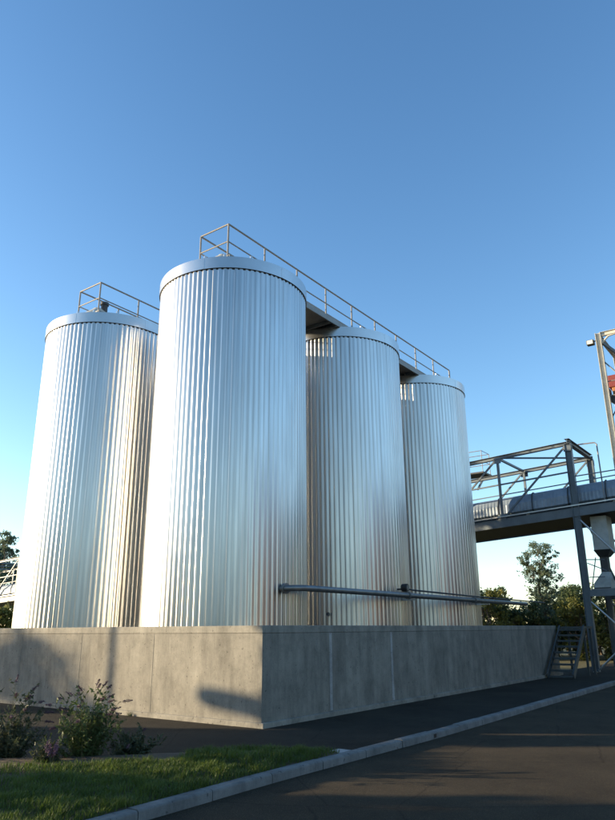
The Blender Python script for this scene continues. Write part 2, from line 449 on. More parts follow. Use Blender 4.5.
# ------------------------------------------------------------------ tanks
TR, TH = 1.95, 10.33
TX = [2.59, 7.72, 12.85]; TY = [3.34, 8.46]
NR = 92
def tank(x, y, label, first=None):
    t_ = thing('storage_tank', label, 'tank', (x, y, .12), group='tall ribbed metal tanks')
    rt = random.Random(11); depth = .022; step = 2 * math.pi / NR
    zs = [.12, 2.6, 5.2, 7.8, TH - .31]
    ring = []
    for k in range(NR):
        a = k * step; tl = rt.gauss(0, .0012); ro_ = rt.gauss(0, .0008)
        for fr, dp in ((0, .0), (.10, .0), (.22, .0), (.32, .0012), (.46, .0085), (.60, .0165), (.68, .0180), (.80, .0180), (.88, .0165), (.96, .0070)):   # rounded trapezoid, one side steeper
            ring.append((a + fr * step, TR - dp * .62 + tl * (fr - .2) + ro_))
    n_ = len(ring); mb = MB()
    for z in zs:
        for a, r_ in ring: mb.v.append((x + r_ * math.cos(a), y + r_ * math.sin(a), z))
    for i in range(len(zs) - 1):
        for j in range(n_): mb.f.append((i * n_ + j, i * n_ + (j + 1) % n_, (i + 1) * n_ + (j + 1) % n_, (i + 1) * n_ + j))
    mb.build('ribbed_shell', 'rib', t_, smooth=True)
    MB().lathe((x, y, 0), [(TR - .06, TH - .345), (TR - .0060, TH - .338), (TR - .0060, TH - .305), (TR - .06, TH - .305)], 128, True).build('rib_shade_strip', 'rib_shade', t_)  # black ring that paints the shade under the cap band
    cap = MB().lathe((x, y, 0), [(TR - .03, TH - .304), (TR + .03, TH - .304), (TR + .03, TH), (TR - .04, TH + .006)], 144).build('cap_band', 'cap', t_, smooth=True)
    for k in range(6):
        a = .35 + k * math.pi / 3; c_, s2 = math.cos(a), math.sin(a); r_ = TR + .031
        v = MB(); v.beam((x + r_ * c_, y + r_ * s2, TH - .30), (x + r_ * c_, y + r_ * s2, TH - .02), .045, .005, (c_, s2, 0)); v.build('seam_strip', 'cap', cap)
    MB().lathe((x, y, 0), [(TR - .041, TH + .006), (TR * .5, TH + .12), (.25, TH + .2), (.001, TH + .2)], 64).build('roof', 'cap', t_, smooth=True)
    vc = MB(); vc.lathe((x - 1.02, y - .52, TH), [(.62, .02), (.60, .10), (.16, .46), (.13, .50), (.001, .50)], 28); vcone = vc.build('vent_cone', 'cream', t_, smooth=True)
    MB().lathe((x - .86, y - .6, TH), [(.001, .40), (.10, .40), (.10, .66), (.13, .66), (.13, .74), (.001, .76)], 16).build('vent_cap', 'dark', vcone, smooth=True)
    MB().lathe((x, y, .12), [(TR - .12, 0), (TR + .02, 0), (TR + .02, .10), (TR - .12, .10)], 96, True).build('base_ring', 'galv', t_)
    for a in (200, 215, 235):
        c_, s2 = math.cos(R(a)), math.sin(R(a)); MB().lathe((x + c_ * (TR - .06), y + s2 * (TR - .06), TH), [(.03, 0), (.03, .1), (.001, .11)], 8).build('lifting_lug', 'cap', t_)
    return t_
TL = {(0, 0): 'nearest and tallest looking silver ribbed tank, right behind the corner of the concrete wall',
      (1, 0): 'silver ribbed tank in the middle of the right-hand row, behind the long pipe',
      (2, 0): 'silver ribbed tank farthest along the right-hand row, beside the conveyor bridge',
      (0, 1): 'silver ribbed tank at the left edge of the group with a warm golden reflection',
      (1, 1): 'silver ribbed tank of the back row standing directly behind the nearest tank',
      (2, 1): 'silver ribbed tank at the far end of the back row, hidden by the right-hand row'}
proto = None
for (i, j), lb in TL.items():
    if proto is None: proto = tank(TX[i], TY[j], lb)
    else:
        c = copy_tree(proto); c.location = W(TX[i], TY[j], .12); c.rotation_euler = (0, 0, ROT); c['label'] = lb
        if (i, j) != (0, 1):
            for q in list(c.children_recursive):
                if q.name.startswith('vent_cap'): bpy.data.objects.remove(q)

for q in list(proto.children_recursive):
    if q.name.startswith('vent_cap'): bpy.data.objects.remove(q)

# ------------------------------------------------------------------ catwalks over the tank tops
def catwalk(y, label):
    x0, x1 = 1.26, 14.25; y0, y1 = 0.0 + y - .98, y; zr = 11.45; zd = TH + .10
    c = thing('catwalk', label, 'catwalk', (x0, y - .5, TH + .0), group='catwalks with handrails over the tanks')
    MB().box((x0 - .1, y0 - .10, zd), (x1 + .1, y1 + .06, zd + .035)).build('deck', 'deck', c)
    for yy in (y0 - .13, y1 + .09):
        MB().channel((x0 - .1, yy, zd - .04), (x1 + .1, yy, zd - .04), .05, .17).build('side_beam', 'deck', c)
    for k in range(10):
        x = x0 + .4 + k * 1.35; MB().beam((x, y0 - .1, zd - .05), (x, y1 + .06, zd - .05), .07, .09).build('cross_beam', 'deck', c)
    xs_ = [x0 + 1.44 * k for k in range(10)]
    for yy in (y0, y1):
        for x in xs_:
            MB().tube([(x, yy, zd + .035), (x, yy, zr)], .024, 8).build('post', 'rail', c, smooth=True)
        MB().tube([(x0, yy, zr), (x1 - .03, yy, zr), (x1 + .0, yy, zr - .03), (x1 + .0, yy, zd + .5)], .024, 8).build('handrail', 'rail', c, smooth=True)
        MB().tube([(x0, yy, zr - .5), (x1, yy, zr - .5)], .018, 8).build('middle_rail', 'rail', c, smooth=True)
    MB().tube([(x0, y0, zr), (x0, y1, zr)], .022, 8).build('end_rail', 'rail', c, smooth=True)
    MB().tube([(x0, y0, zr - .5), (x0, y1, zr - .5)], .018, 8).build('end_rail', 'rail', c, smooth=True)
    # brackets where the gap platform lands on the next tank
    for x in (5.95, 11.1):
        MB().channel((x, y0 - .12, zd - .10), (x, y1 + .8, zd - .10), .07, .09).build('landing_beam', 'deck', c)
        for yy in (y0 + .05, y1 + .6):
            MB().tube([(x + .1, yy, TH - .0), (x + .1, yy, zd - .06)], .03, 8).build('stub_leg', 'galv', c)
    return c
catwalk(3.34, 'grey catwalk with thin handrails over the right-hand row of tanks')
catwalk(8.46, 'grey catwalk with thin handrails over the left edge tank and the back row')

# ------------------------------------------------------------------ pipes along the tanks
pt = thing('metal_pipe', 'thick grey pipe running along the tanks just above the wall', 'pipe', (2.0, .95, 2.46))
PZ = 2.455
MB().tube([(2.35, 1.46, PZ), (2.32, 1.25, PZ), (2.38, 1.04, PZ), (2.55, .95, PZ), (2.8, .93, PZ), (7.3, .93, PZ), (16.4, .93, PZ)], .068, 14).build('pipe_run', 'pipe', pt, smooth=True)
MB().tube([(2.36, 1.36, PZ), (2.352, 1.30, PZ)], .115, 16).build('flange', 'pipe', pt, smooth=True)
for x in (7.2, 11.6):
    MB().tube([(x - .03, .93, PZ), (x + .03, .93, PZ)], .105, 16).build('flange', 'pipe', pt, smooth=True)
for x in (7.72, 12.85):
    MB().beam((x, .93, PZ - .09), (x, 1.385, PZ - .09), .05, .04).build('bracket', 'galv', pt)
p2 = thing('thin_pipe', 'thin dark pipe with a round valve above the thick pipe', 'pipe', (7.3, 1.05, 2.6))
MB().tube([(7.28, 1.30, 2.63), (7.28, 1.05, 2.63), (7.4, 1.02, 2.63), (7.6, 1.02, 2.615), (12, 1.02, 2.58), (18.8, 1.02, 2.56)], .024, 8).build('pipe_run', 'dark', p2, smooth=True)
MB().tube([(7.22, .95, 2.66), (7.22, 1.10, 2.66)], .105, 18).build('valve_body', 'black', p2, smooth=True)
MB().tube([(7.22, .93, 2.66), (7.22, .95, 2.66)], .07, 18).build('valve_cover', 'pipe', p2, smooth=True)
MB().tube([(7.22, 1.05, 2.55), (7.22, 1.05, 2.455)], .04, 10).build('valve_stem', 'pipe', p2, smooth=True)

sp0 = thing('sample_port', 'tiny dark sampling port low on the middle tank', 'valve', (TX[1] - 1.82, TY[0] - .70, 1.98))
MB().tube([(TX[1] - 1.80, TY[0] - .69, 1.98), (TX[1] - 1.90, TY[0] - .725, 1.98)], .035, 10).build('port_body', 'black', sp0, smooth=True)
MB().tube([(TX[1] - 1.885, TY[0] - .72, 1.98), (TX[1] - 1.90, TY[0] - .725, 1.98)], .055, 12).build('flange', 'pipe', sp0, smooth=True)

# ------------------------------------------------------------------ steel stairs at the end of the wall
st = thing('metal_stairs', 'grey metal stairs with open treads beside the end of the wall', 'stairs', (14.75, -.55, 0))
SX0, SX1, SY0, SY1 = 14.75, 16.6, -1.0, -.16; NS = 9
for k in range(NS):
    z = WH * (k + .5) / NS - .05; x = SX0 + (SX1 - SX0) * (k + .4) / NS
    t_ = MB(); t_.box((x - .11, SY0 + .02, z), (x + .11, SY1 - .02, z + .03)); t_.box((x - .11, SY0 + .02, z - .03), (x - .098, SY1 - .02, z - .001)); t_.build('tread', 'stair', st)
for y in (SY0, SY1):
    MB().channel((SX0 - .1, y, .06), (SX1, y, WH - .06), .05, .2, 1 if y < -.5 else -1).build('stringer', 'stair', st)
ld = MB(); ld.box((SX1 + .01, SY0 - .02, WH - .10), (SX1 + 1.0, SY1 + .12, WH - .03)); ld.build('landing', 'stair', st)
for x, y in ((SX1 + .9, SY0 + .05), (SX1 + .9, SY1), (SX1 + .08, SY0 + .05)):
    MB().beam((x, y, 0), (x, y, WH - .103), .07, .07).build('leg', 'stair', st)

# ------------------------------------------------------------------ conveyor bridge
BX0, BX1 = 18.94, 22.3; SL = -.055; YE = 58.0
def bz(z, y): return z + SL * (y + .6)
br = thing('conveyor_bridge', 'grey steel conveyor bridge on lattice trusses passing behind the tanks', 'bridge', (18.94, -.6, 0))
nodes = [-.6 + 3.06 * k for k in range(20)]
def BP(x, y, z): return (x, y, bz(z, y))
for bx, sd in ((BX0, 1), (BX1, -1)):
    MB().hbeam(BP(bx, -.75, 8.93), BP(bx, YE, 8.93), .16, .16).build('top_chord', 'steel', br)
    MB().channel(BP(bx, -6, 6.06), BP(bx, YE, 6.06), .1, .36, -sd).build('bottom_girder', 'steel', br)
    MB().beam(BP(bx - sd * .08, -6, 6.32), BP(bx - sd * .08, YE, 6.32), .10, .05).build('cable_tray', 'galv', br)
    MB().beam(BP(bx, -.6, 7.73), BP(bx, YE, 7.73), .06, .06).build('girt', 'steel', br)
    MB().beam(BP(bx, -6, 7.27), BP(bx, YE, 7.27), .04, .04).build('girt', 'steel', br)
    for k, y in enumerate(nodes[1:], 1):
        MB().beam(BP(bx, y, 6.24), BP(bx, y, 8.85), .1, .1).build('truss_post', 'steel', br)
        MB().beam(BP(bx + .0, y - .05, 6.26), BP(bx, nodes[k - 1] + .1, 8.84), .07, .07, (1, 0, 0)).build('diagonal_brace', 'steel', br)
for k, y in enumerate(nodes[:8]):
    for bx, sd in ((BX0, -1), (BX1, 1)):
        for zz in ((6.30, 8.80) if k else (8.72,)):
            MB().box((bx + sd * .056, y - .17, bz(zz, y) - .13), (bx + sd * .066, y + .17, bz(zz, y) + .13)).build('gusset_plate', 'steel', br)
for k, y in enumerate(nodes[1:], 1):
    if y > 46: break
    c_ = MB(); c_.beam(BP(BX0 + .08, y, 8.93), BP(BX1 - .08, y, 8.93), .09, .09); c_.build('top_cross_beam', 'steel', br)
    if k % 2: MB().beam(BP(BX0 + .09, y, 8.95), BP(BX1 - .09, nodes[k - 1], 8.95), .07, .07).build('plan_brace', 'steel', br)
# portal frame at the near end
MB().hbeam((BX0 - .12, -.62, 9.02), (BX1 + .14, -.62, 9.02), .2, .2).build('portal_beam', 'steel', br)
MB().hbeam((BX0, -.62, 0), (BX0, -.62, 8.91), .22, .26, up=(0, 1, 0)).build('portal_leg', 'steel', br)
MB().hbeam((BX1, -.62, 0), (BX1, -.62, 8.91), .22, .26, up=(0, 1, 0)).build('portal_leg', 'steel', br)
for bx in (BX0, BX1):
    MB().hbeam((bx, -4.4, 0), (bx, -4.4, 6.2), .22, .26, up=(0, 1, 0)).build('outer_leg', 'steel', br)
    MB().tube([(bx, -.72, 5.72), (bx, -4.3, 1.0)] if False else [(bx, -.7, 5.75), (bx, -3.0, 3.05)], .04, 8).build('leg_brace', 'galv', br)
    MB().tube([(bx, -.75, 2.55), (bx, -2.55, .7)], .035, 8).build('leg_brace', 'galv', br)
    MB().tube([(bx, -.7, .05), (bx, -2.6, 1.75)], .035, 8).build('leg_brace', 'galv', br)
    MB().channel((bx, -.75, 2.88), (bx, -4.3, 2.88), .1, .26).build('platform_beam', 'steel', br)
    MB().beam((bx, -.7, .01), (bx, -.54, .01), .4, .02).build('base_plate', 'galv', br)
MB().box((BX0 + .06, -4.2, 3.0), (BX1 - .06, -.8, 3.04)).build('service_platform', 'deck', br)
MB().tube([(BX0 + 1.1, -.72, 5.7), (BX0 + 1.1, -1.5, 3.4)], .04, 8).build('leg_brace', 'dark', br)
for a, b_ in (((19.3, -.65, 4.19), (19.3, -1.35, 4.15)), ((19.3, -.7, 4.05), (19.3, -1.4, 3.72)), ((19.3, -.75, 3.04), (19.3, -1.04, 4.25)), ((19.3, -.7, 3.5), (19.3, -1.3, 3.5))):
    MB().tube([a, b_], .02, 6).build('platform_rail', 'steel', br)
# deck, covered belt and its ribs
MB().add([BP(BX0 + .06, -6, 5.92), BP(BX1 - .06, -6, 5.92), BP(BX1 - .06, YE, 5.92), BP(BX0 + .06, YE, 5.92), BP(BX0 + .06, -6, 5.98), BP(BX1 - .06, -6, 5.98), BP(BX1 - .06, YE, 5.98), BP(BX0 + .06, YE, 5.98)],
         [(0, 3, 2, 1), (4, 5, 6, 7), (0, 1, 5, 4), (1, 2, 6, 5), (2, 3, 7, 6), (3, 0, 4, 7)]).build('deck', 'dark', br)
cv = MB(); yy = -6.0; prof_ = [(BX0 + .30, 6.44), (BX0 + .22, 6.50), (BX0 + .22, 6.84), (BX0 + .34, 7.16), (BX0 + .5, 7.22), (BX0 + 1.5, 7.22), (BX0 + 1.7, 6.86), (BX0 + 1.65, 6.44)]
ys = []; k = 0
while yy < YE: ys.append((yy, 0)); ys.append((yy + .03, .013)); ys.append((yy + .075, .013)); ys.append((yy + .105, 0)); yy += .15
n_ = len(prof_)
for y, d in ys:
    for q, (x, z) in enumerate(prof_):
        s2 = -1 if x < BX0 + 1 else 1
        dd = d if q < 3 else 0
        cv.v.append(BP(x + s2 * dd, y, z))
for i in range(len(ys) - 1):
    for j in range(n_): cv.f.append((i * n_ + j, i * n_ + (j + 1) % n_, (i + 1) * n_ + (j + 1) % n_, (i + 1) * n_ + j))
cov = cv.build('belt_cover', 'cladding', br)
for k in range(40):
    y = -4.8 + k * 1.5; h_ = MB()
    h_.tube([BP(x + (-.025 if x < BX0 + 1 else .025), y, z + (.02 if z > 7 else 0)) for x, z in prof_], .022, 6); h_.build('hoop', 'dark', cov)
for y in (1.55, 4.6, 7.7, 10.8, 13.8, -2.0, 20, 26, 32, 38, 44):
    MB().beam(BP(BX0 + .6, y, 5.99), BP(BX0 + .6, y, 6.45), .1, .14).build('support_stool', 'pale', br)
# walkway rails on the far side, and at the near end
MB().tube([BP(BX1 - .1, -6, 7.62), BP(BX1 - .1, YE, 7.62)], .022, 6).build('handrail', 'rail', br)
MB().tube([(BX0 + 1.2, -.70, 9.12), (BX0 + 1.2, -1.40, 9.10), (BX0 + 1.2, -1.48, 9.02), (BX0 + 1.2, -1.50, 6.0)], .03, 8).build('cable_conduit', 'rail', br, smooth=True)
MB().tube([(BX0 + .05, -.75, 7.53), (BX0 + .05, -6, 7.72)], .025, 8).build('handrail', 'rail', br)
for y in (-1.75, -3.0): MB().tube([(BX0 + .05, y, 6.2), (BX0 + .05, y, 7.58)], .02, 8).build('post', 'rail', br)
# small railed platform seen past the last tank
pl = thing('service_platform', 'small platform with thin handrails beside the last tank', 'platform', (22.6, 5.3, 0))
MB().box((22.5, 4.55, 9.02), (23.6, 8.6, 9.10)).build('platform_deck', 'dark', pl)
for y in (4.6, 5.9, 7.2, 8.5):
    for x in (22.55, 23.55): MB().tube([(x, y, 9.1), (x, y, 10.18)], .02, 8).build('post', 'rail', pl)
for z in (10.18, 9.65):
    MB().tube([(22.55, 8.5, z), (22.55, 4.6, z), (23.55, 4.6, z), (23.55, 8.5, z)], .02, 8).build('handrail', 'rail', pl)
for y in (4.9, 8.2): MB().beam((22.45, y, 8.2), (23.4, y, 8.98), .08, .08).build('bracket', 'steel', pl)

# ------------------------------------------------------------------ chute and hopper below the bridge
ch = thing('discharge_chute', 'pale grey square chute hanging below the conveyor bridge', 'chute', (19.9, -1.25, 4.3))
c_ = MB(); c_.box((19.45, -1.60, 4.56), (20.3, -.98, 5.9)); c_.build('duct', 'pale', ch, bevel=.01)
c_ = MB(); c_.add([(19.42, -1.62, 4.56), (20.33, -1.62, 4.56), (20.33, -.96, 4.56), (19.42, -.96, 4.56), (19.65, -1.42, 4.30), (20.1, -1.42, 4.30), (20.1, -1.08, 4.30), (19.65, -1.08, 4.30)],
                  [(0, 1, 2, 3), (4, 7, 6, 5), (0, 4, 5, 1), (1, 5, 6, 2), (2, 6, 7, 3), (3, 7, 4, 0)]); c_.build('outlet_cone', 'dark', ch)
MB().box((19.7, -1.38, 3.72), (20.05, -1.12, 4.298)).build('spout', 'dark', ch)
hp_ = thing('hopper', 'pale sloping hopper standing on the platform under the chute', 'hopper', (19.9, -1.2, 3.04))
c_ = MB(); c_.add([(19.4, -1.46, 3.045), (20.5, -1.46, 3.045), (20.5, -.82, 3.045), (19.4, -.82, 3.045), (19.55, -1.40, 3.70), (20.2, -1.40, 3.70), (20.2, -1.15, 3.70), (19.55, -1.15, 3.70), (19.4, -.82, 3.25), (20.5, -.82, 3.25), (20.5, -1.46, 3.45), (19.4, -1.46, 3.45)],
                  [(0, 3, 2, 1), (4, 5, 6, 7), (3, 8, 9, 2), (8, 7, 6, 9), (0, 1, 10, 11), (11, 10, 5, 4), (0, 11, 4, 7, 8, 3), (1, 2, 9, 6, 5, 10)]); c_.build('hood', 'pale', hp_)
MB().box((19.36, -.84, 3.05), (19.39, -1.45, 3.1)).build('flange', 'dark', hp_)

# ------------------------------------------------------------------ cream steel tower with floodlight and red machine
tw = thing('steel_tower', 'cream steel tower frame rising behind the conveyor bridge', 'tower', (22.9, -1.7, 0))
TX0, TY0, TX2, TY2 = 22.9, -1.62, 26.4, -5.6; TZ = 15.1
for x, y in ((TX0, TY0), (TX0, TY2), (TX2, TY0), (TX2, TY2)):
    MB().hbeam((x, y, 0), (x, y, TZ), .24, .24, .02, up=(0, 1, 0)).build('column', 'cream', tw)
for a, b_ in (((TX0, TY0, TZ - .1), (TX0, TY2, TZ - .1)), ((TX2, TY0, TZ - .1), (TX2, TY2, TZ - .1)), ((TX0, TY0 - .0, TZ - .1), (TX2, TY0, TZ - .1)), ((TX0, TY2, TZ - .1), (TX2, TY2, TZ - .1))):
    a = Vector(a); b_ = Vector(b_); d = (b_ - a).normalized() * .13; MB().hbeam(a + d, b_ - d, .16, .2).build('crown_beam', 'cream', tw)
MB().tube([(TX0, TY0 - .1, TZ - .55), (TX0, TY0 - .45, TZ - .25), (TX0, TY0 - .8, TZ - .2)], .05, 8).build('corner_gusset', 'cream', tw)
MB().beam((TX0 + .05, TY0 - .12, TZ - .5), (TX0 + 1.5, TY0 - 1.9, TZ - 2.4), .12, .12).build('roof_brace', 'steel', tw)
MB().tube([(TX0 + .02, TY0 - .1, TZ - 1.5), (TX0 + .02, TY2 + .1, TZ - 6.8)], .035, 6).build('wind_brace', 'steel', tw)
MB().tube([(TX0 + .06, TY0 - .1, TZ - 4.2), (TX0 + .06, TY0 - 2.0, TZ - 1.2)], .03, 6).build('wind_brace', 'steel', tw)
for z in (10.2, 11.9, 12.6):
    MB().tube([(TX0, TY0 - .1, z), (TX0, TY2 + .1, z)], .025, 6).build('side_rail', 'rail', tw)
MB().box((TX0 + .1, TY2, 11.3), (TX2 - .1, TY0 - .25, 11.36)).build('platform_floor', 'deck', tw)
fl = MB(); fl.box((TX0 - .12, TY0 + .22, TZ - .52), (TX0 + .16, TY0 + .56, TZ - .28)); flo = fl.build('floodlight', 'dark', tw, bevel=.03)
MB().beam((TX0, TY0 + .1, TZ - .36), (TX0, TY0 + .24, TZ - .36), .05, .05).build('lamp_arm', 'dark', flo)
MB().box((TX0 - .135, TY0 + .26, TZ - .50), (TX0 - .122, TY0 + .52, TZ - .31)).build('lamp_glass', 'glass', flo)
rd = thing('red_machine', 'red box shaped machine with orange column inside the cream tower', 'machine', (24.2, -3.0, 11.36))
MB().box((23.4, -3.8, 12.46), (25.0, -1.64, 13.06)).build('red_housing', 'red', rd, bevel=.03)
MB().box((23.45, -3.6, 11.36), (24.7, -1.78, 12.458)).build('orange_column', 'orange', rd, bevel=.02)
c_ = MB(); c_.beam((23.3, -1.62, 11.95), (23.3, -3.0, 10.7), .3, .3); c_.build('inclined_chute', 'dark', rd)
MB().box((23.1, -1.75, 12.05), (23.4, -1.60, 12.3)).build('motor', 'dark', rd, bevel=.03)

# ------------------------------------------------------------------ vegetation
def leaf_quad(mb, p, size, rnd, up=.3, elong=1.8):
    n_ = Vector((rnd.gauss(0, 1), rnd.gauss(0, 1), rnd.gauss(up, 1)))
    if n_.length < .01: n_ = Vector((0, 0, 1))
    n_.normalize(); a = n_.cross(Vector((rnd.gauss(0, 1), rnd.gauss(0, 1), rnd.gauss(0, 1)))).normalized(); c = n_.cross(a)
    l = size * elong * .5; h = size * .5; p = Vector(p)
    mb.add([p - a * l, p + c * h * .8 + a * l * .1, p + a * l, p - c * h * .8 + a * l * .1], [(0, 1, 2, 3)])
def limb(mb, p, q, r0, r1, rnd, n=5, wob=.06):
    p = Vector(p); q = Vector(q); d = (q - p).length; pts = []
    for i in range(n + 1):
        t = i / n; o = Vector((rnd.gauss(0, 1), rnd.gauss(0, 1), rnd.gauss(0, .4))) * wob * d * (math.sin(math.pi * t))
        pts.append(p.lerp(q, t) + o)
    mb.tube(pts, [r0 + (r1 - r0) * i / n for i in range(n + 1)], 7); return pts
def tree(base, clumps, label, leafm='leaf_dark', trunk_r=.12, leaf=.13, dens=1.0, seed=1, name='tree', group=None, cat='tree', fork=.35, stems=1):
    """base in world coordinates; clumps: (dx, dy, z, rx, rz) of leaf masses relative to the base."""
    rnd = random.Random(seed)
    t_ = thing(name, label, cat, (base[0], base[1], base[2]), plant=False, group=group)
    B = Vector(base); tr = MB(); top = max(c[2] for c in clumps); cx_ = sum(c[0] for c in clumps) / len(clumps)
    for s2 in range(stems):
        off = Vector((rnd.uniform(-.25, .25), rnd.uniform(-.25, .25), 0)) * (stems > 1)
        tip = B + Vector((cx_ * .8, 0, top * .86)) + off * 3
        tp = limb(tr, B + off - Vector((0, 0, .1)), tip, trunk_r, trunk_r * .25, rnd, 7, .03)
        for ci, c in enumerate(clumps):
            if stems > 1 and ci % stems != s2: continue
            q = B + Vector(c[:3]); k = min(range(1, 7), key=lambda i: (tp[i] - (q - Vector((0, 0, c[4] * 1.2 + .4)))).length)
            limb(tr, tp[k], q, trunk_r * .42 * (1 - k / 10), .012, rnd, 5, .08)
            for _ in range(3):
                e_ = q + Vector((rnd.gauss(0, .5) * c[3], rnd.gauss(0, .5) * c[3], rnd.gauss(0, .5) * c[4])); limb(tr, q.lerp(tp[k], .25), e_, trunk_r * .16, .006, rnd, 3, .1)
    tr.build('trunk', 'bark', t_, smooth=True)
    cr = MB()
    for c in clumps:
        q = B + Vector(c[:3]); nsub = max(5, int(16 * dens * (c[3] * c[3] * c[4]) ** .33))
        for _ in range(nsub):
            while True:
                o = Vector((rnd.uniform(-1, 1), rnd.uniform(-1, 1), rnd.uniform(-1, 1)))
                if .2 < o.length < 1.25: break
            s0 = q + Vector((o.x * c[3], o.y * c[3], o.z * c[4])); sr = rnd.uniform(.25, .75) * c[3]
            for _ in range(int(30 * dens)):
                leaf_quad(cr, s0 + Vector((rnd.gauss(0, .45) * sr, rnd.gauss(0, .45) * sr, rnd.gauss(0, .38) * sr)), leaf * rnd.uniform(.6, 1.3), rnd)
    cr.build('crown', leafm, t_)
    return t_
def bushy(n, w_, h, seed, low=.25):
    r = random.Random(seed); out = []
    for k in range(n):
        z = h * (low + (1 - low) * r.random() ** .8 * .88); f = math.sin(math.pi * min(.95, max(.1, z / h * .85 + .08)))
        a = r.uniform(0, 6.283); d = w_ * f * r.random() ** .5
        out.append((d * math.cos(a), d * math.sin(a), z, r.uniform(.22, .36) * w_, r.uniform(.16, .28) * w_))
    return out
# the airy tall tree seen under the bridge
px2 = .0572
gum = [(547, 546, 7, 5), (553, 549, 5, 4), (557, 554, 3.2, 3), (541, 549, 5, 4), (532, 556, 5, 4), (531, 562, 3, 3), (538, 566, 4, 4), (546, 563, 3.5, 4), (536, 574, 6, 5), (545, 577, 6, 5), (553, 570, 6, 4), (557, 576, 4.5, 4), (551, 584, 6, 4), (541, 585, 6, 4), (556, 589, 4, 3), (545, 593, 5, 4), (541, 568, 4, 4), (548, 571, 4, 4), (536, 590, 4, 3), (551, 596, 4, 3), (543, 600, 4, 3), (548, 556, 3, 3), (538, 604, 5, 5), (547, 607, 5, 5), (531, 611, 5, 5), (552, 614, 5, 4)]
rg2 = random.Random(2)
tree((13.9, 42, -.1), [((u - 544.5) * px2, rg2.uniform(-.5, .5), (657 - v) * px2 - .0, rx * px2 * 1.5, rz * px2 * 1.4) for u, v, rx, rz in gum],
     'tall airy grey green tree seen below the conveyor bridge', 'leaf_gum', .13, .08, 1.3, 4)
BT = [  # world x, y, width, height, material, label
    (10.4, 40.5, 1.5, 3.9, 'leaf_gold', 'yellow green bush just right of the farthest tank'),
    (11.9, 44, 1.7, 3.6, 'leaf_dark', 'low dark bush between the farthest tank and the airy tree', ),
    (12.9, 41, 1.3, 3.1, 'leaf_dark', 'dark bush just left of the airy tree trunk'),
    (15.1, 40, 1.5, 3.4, 'leaf_gold', 'golden lit bush behind the top of the stairs'),
    (16.4, 44, 1.9, 4.0, 'leaf_dark', 'dark tree between the airy tree and the bridge leg'),
    (18.0, 42, 1.7, 4.6, 'leaf_gold', 'yellowish tree behind the base of the bridge leg'),
    (19.9, 44, 2.1, 4.9, 'leaf_dark', 'dark tree under the platform right of the bridge leg'),
    (22.2, 45, 2.3, 5.2, 'leaf_dark', 'dark bushy tree at the right edge below the hopper'),
    (20.6, 38.6, 1.5, 3.2, 'leaf_gold', 'low golden bush right of the bridge leg'),
    (14.3, 45, 1.8, 3.6, 'leaf_dark', 'dark bush behind the airy tree trunk'),
    (9.3, 43, 1.6, 4.2, 'leaf_dark', 'dark bush mostly behind the farthest tank'),
    (11.4, 41.5, 1.2, 3.0, 'leaf_dark', 'small dark bush right of the yellow green bush'),
    (12.2, 46, 1.5, 4.3, 'leaf_gum', 'pale bush with thin top shoots left of the airy tree'),
    (15.8, 46, 1.7, 4.6, 'leaf_gum', 'pale tree right behind the airy tree'),
    (17.2, 47, 1.8, 4.7, 'leaf_dark', 'dark tree filling the gap left of the bridge leg'),
    (19.2, 47.5, 1.9, 5.1, 'leaf_gold', 'golden tree filling the gap right of the bridge leg'),
    (16.9, 39.5, 1.3, 2.6, 'leaf_dark', 'low dark bush seen through the stairs'),
    (18.7, 39.8, 1.4, 2.9, 'leaf_dark', 'low dark bush beside the foot of the bridge leg'),
    (22.4, 41, 1.7, 3.6, 'leaf_gold', 'golden bush at the right edge under the hopper platform'),
    (24.2, 44, 2.0, 4.6, 'leaf_dark', 'dark tree just outside the right edge under the bridge'),
    (-8.9, 32.5, 2.2, 13.0, 'leaf_dark', 'tall dark tree added unseen behind the left tank to shade the bridge'),  # unseen tree added so that its shadow covers the bridge
]
for k, (x, y, wd, h, lm, lb) in enumerate(BT):
    tree((x, y, -.1), bushy(18 if h < 8 else 60, wd, h, 40 + k, .08), lb, lm, .10, .11, 1.3, 60 + k, 'tree', 'trees behind the tanks', stems=2)
LT = [(-26.3, 60, 2.2, 10.2, 'leaf_gum', 'tall grey green tree left of the tanks above the bridge'),
      (-24.2, 63, 2.2, 9.8, 'leaf_gum', 'tall tree touching the left side of the left tank'),
      (-28.9, 62, 2.6, 9.6, 'leaf_gum', 'tall tree at the left edge of the photo behind the bridge'),
      (-22.0, 47, 2.0, 3.4, 'leaf_dark', 'low dark bush under the left end of the bridge'),
      (-19.8, 46, 1.8, 3.2, 'leaf_gold', 'low yellowish bush beside the base of the left tank')]
for k, (x, y, wd, h, lm, lb) in enumerate(LT):
    tree((x, y, -.1), bushy(18, wd, h, 80 + k, .3 if h > 6 else .1), lb, lm, .18, .14, 1.3, 90 + k, 'tree', 'trees behind the tanks')
# trees to the left of the photograph, whose shade falls on the road and the wall
def cypress(x, y, h, wd, seed):
    r = random.Random(seed); cl = []
    for k in range(int(h * 7)):
        z = h * (.03 + .94 * k / (h * 7)); f = wd * min(1, (1.04 - z / h) * 4) * .62
        a = r.uniform(0, 6.283); cl.append((f * .6 * math.cos(a), f * .6 * math.sin(a), z, max(.2, f * .62), .42))
    return tree((x, y, -.1), cl, 'dense dark conifer outside the left of the photo shading the road', 'leaf_dark', .14, .17, .9, seed, 'conifer_tree', 'conifers shading the road')
for k, (x, y, h, wd) in enumerate([(-19, 13.50, 7.2, .74), (-17.5, 13.05, 6.6, .80), (-19, 8.75, 6.6, .85), (-18, 5.2, 6.6, 1.5), (-18, 2.6, 6.6, 1.6), (-17, -.4, 6.6, 1.7), (-19, -3.6, 6.8, 1.9)]):
    cypress(x, y, h, wd, 120 + k)
q = cast(0, 6.6, .85, 42)
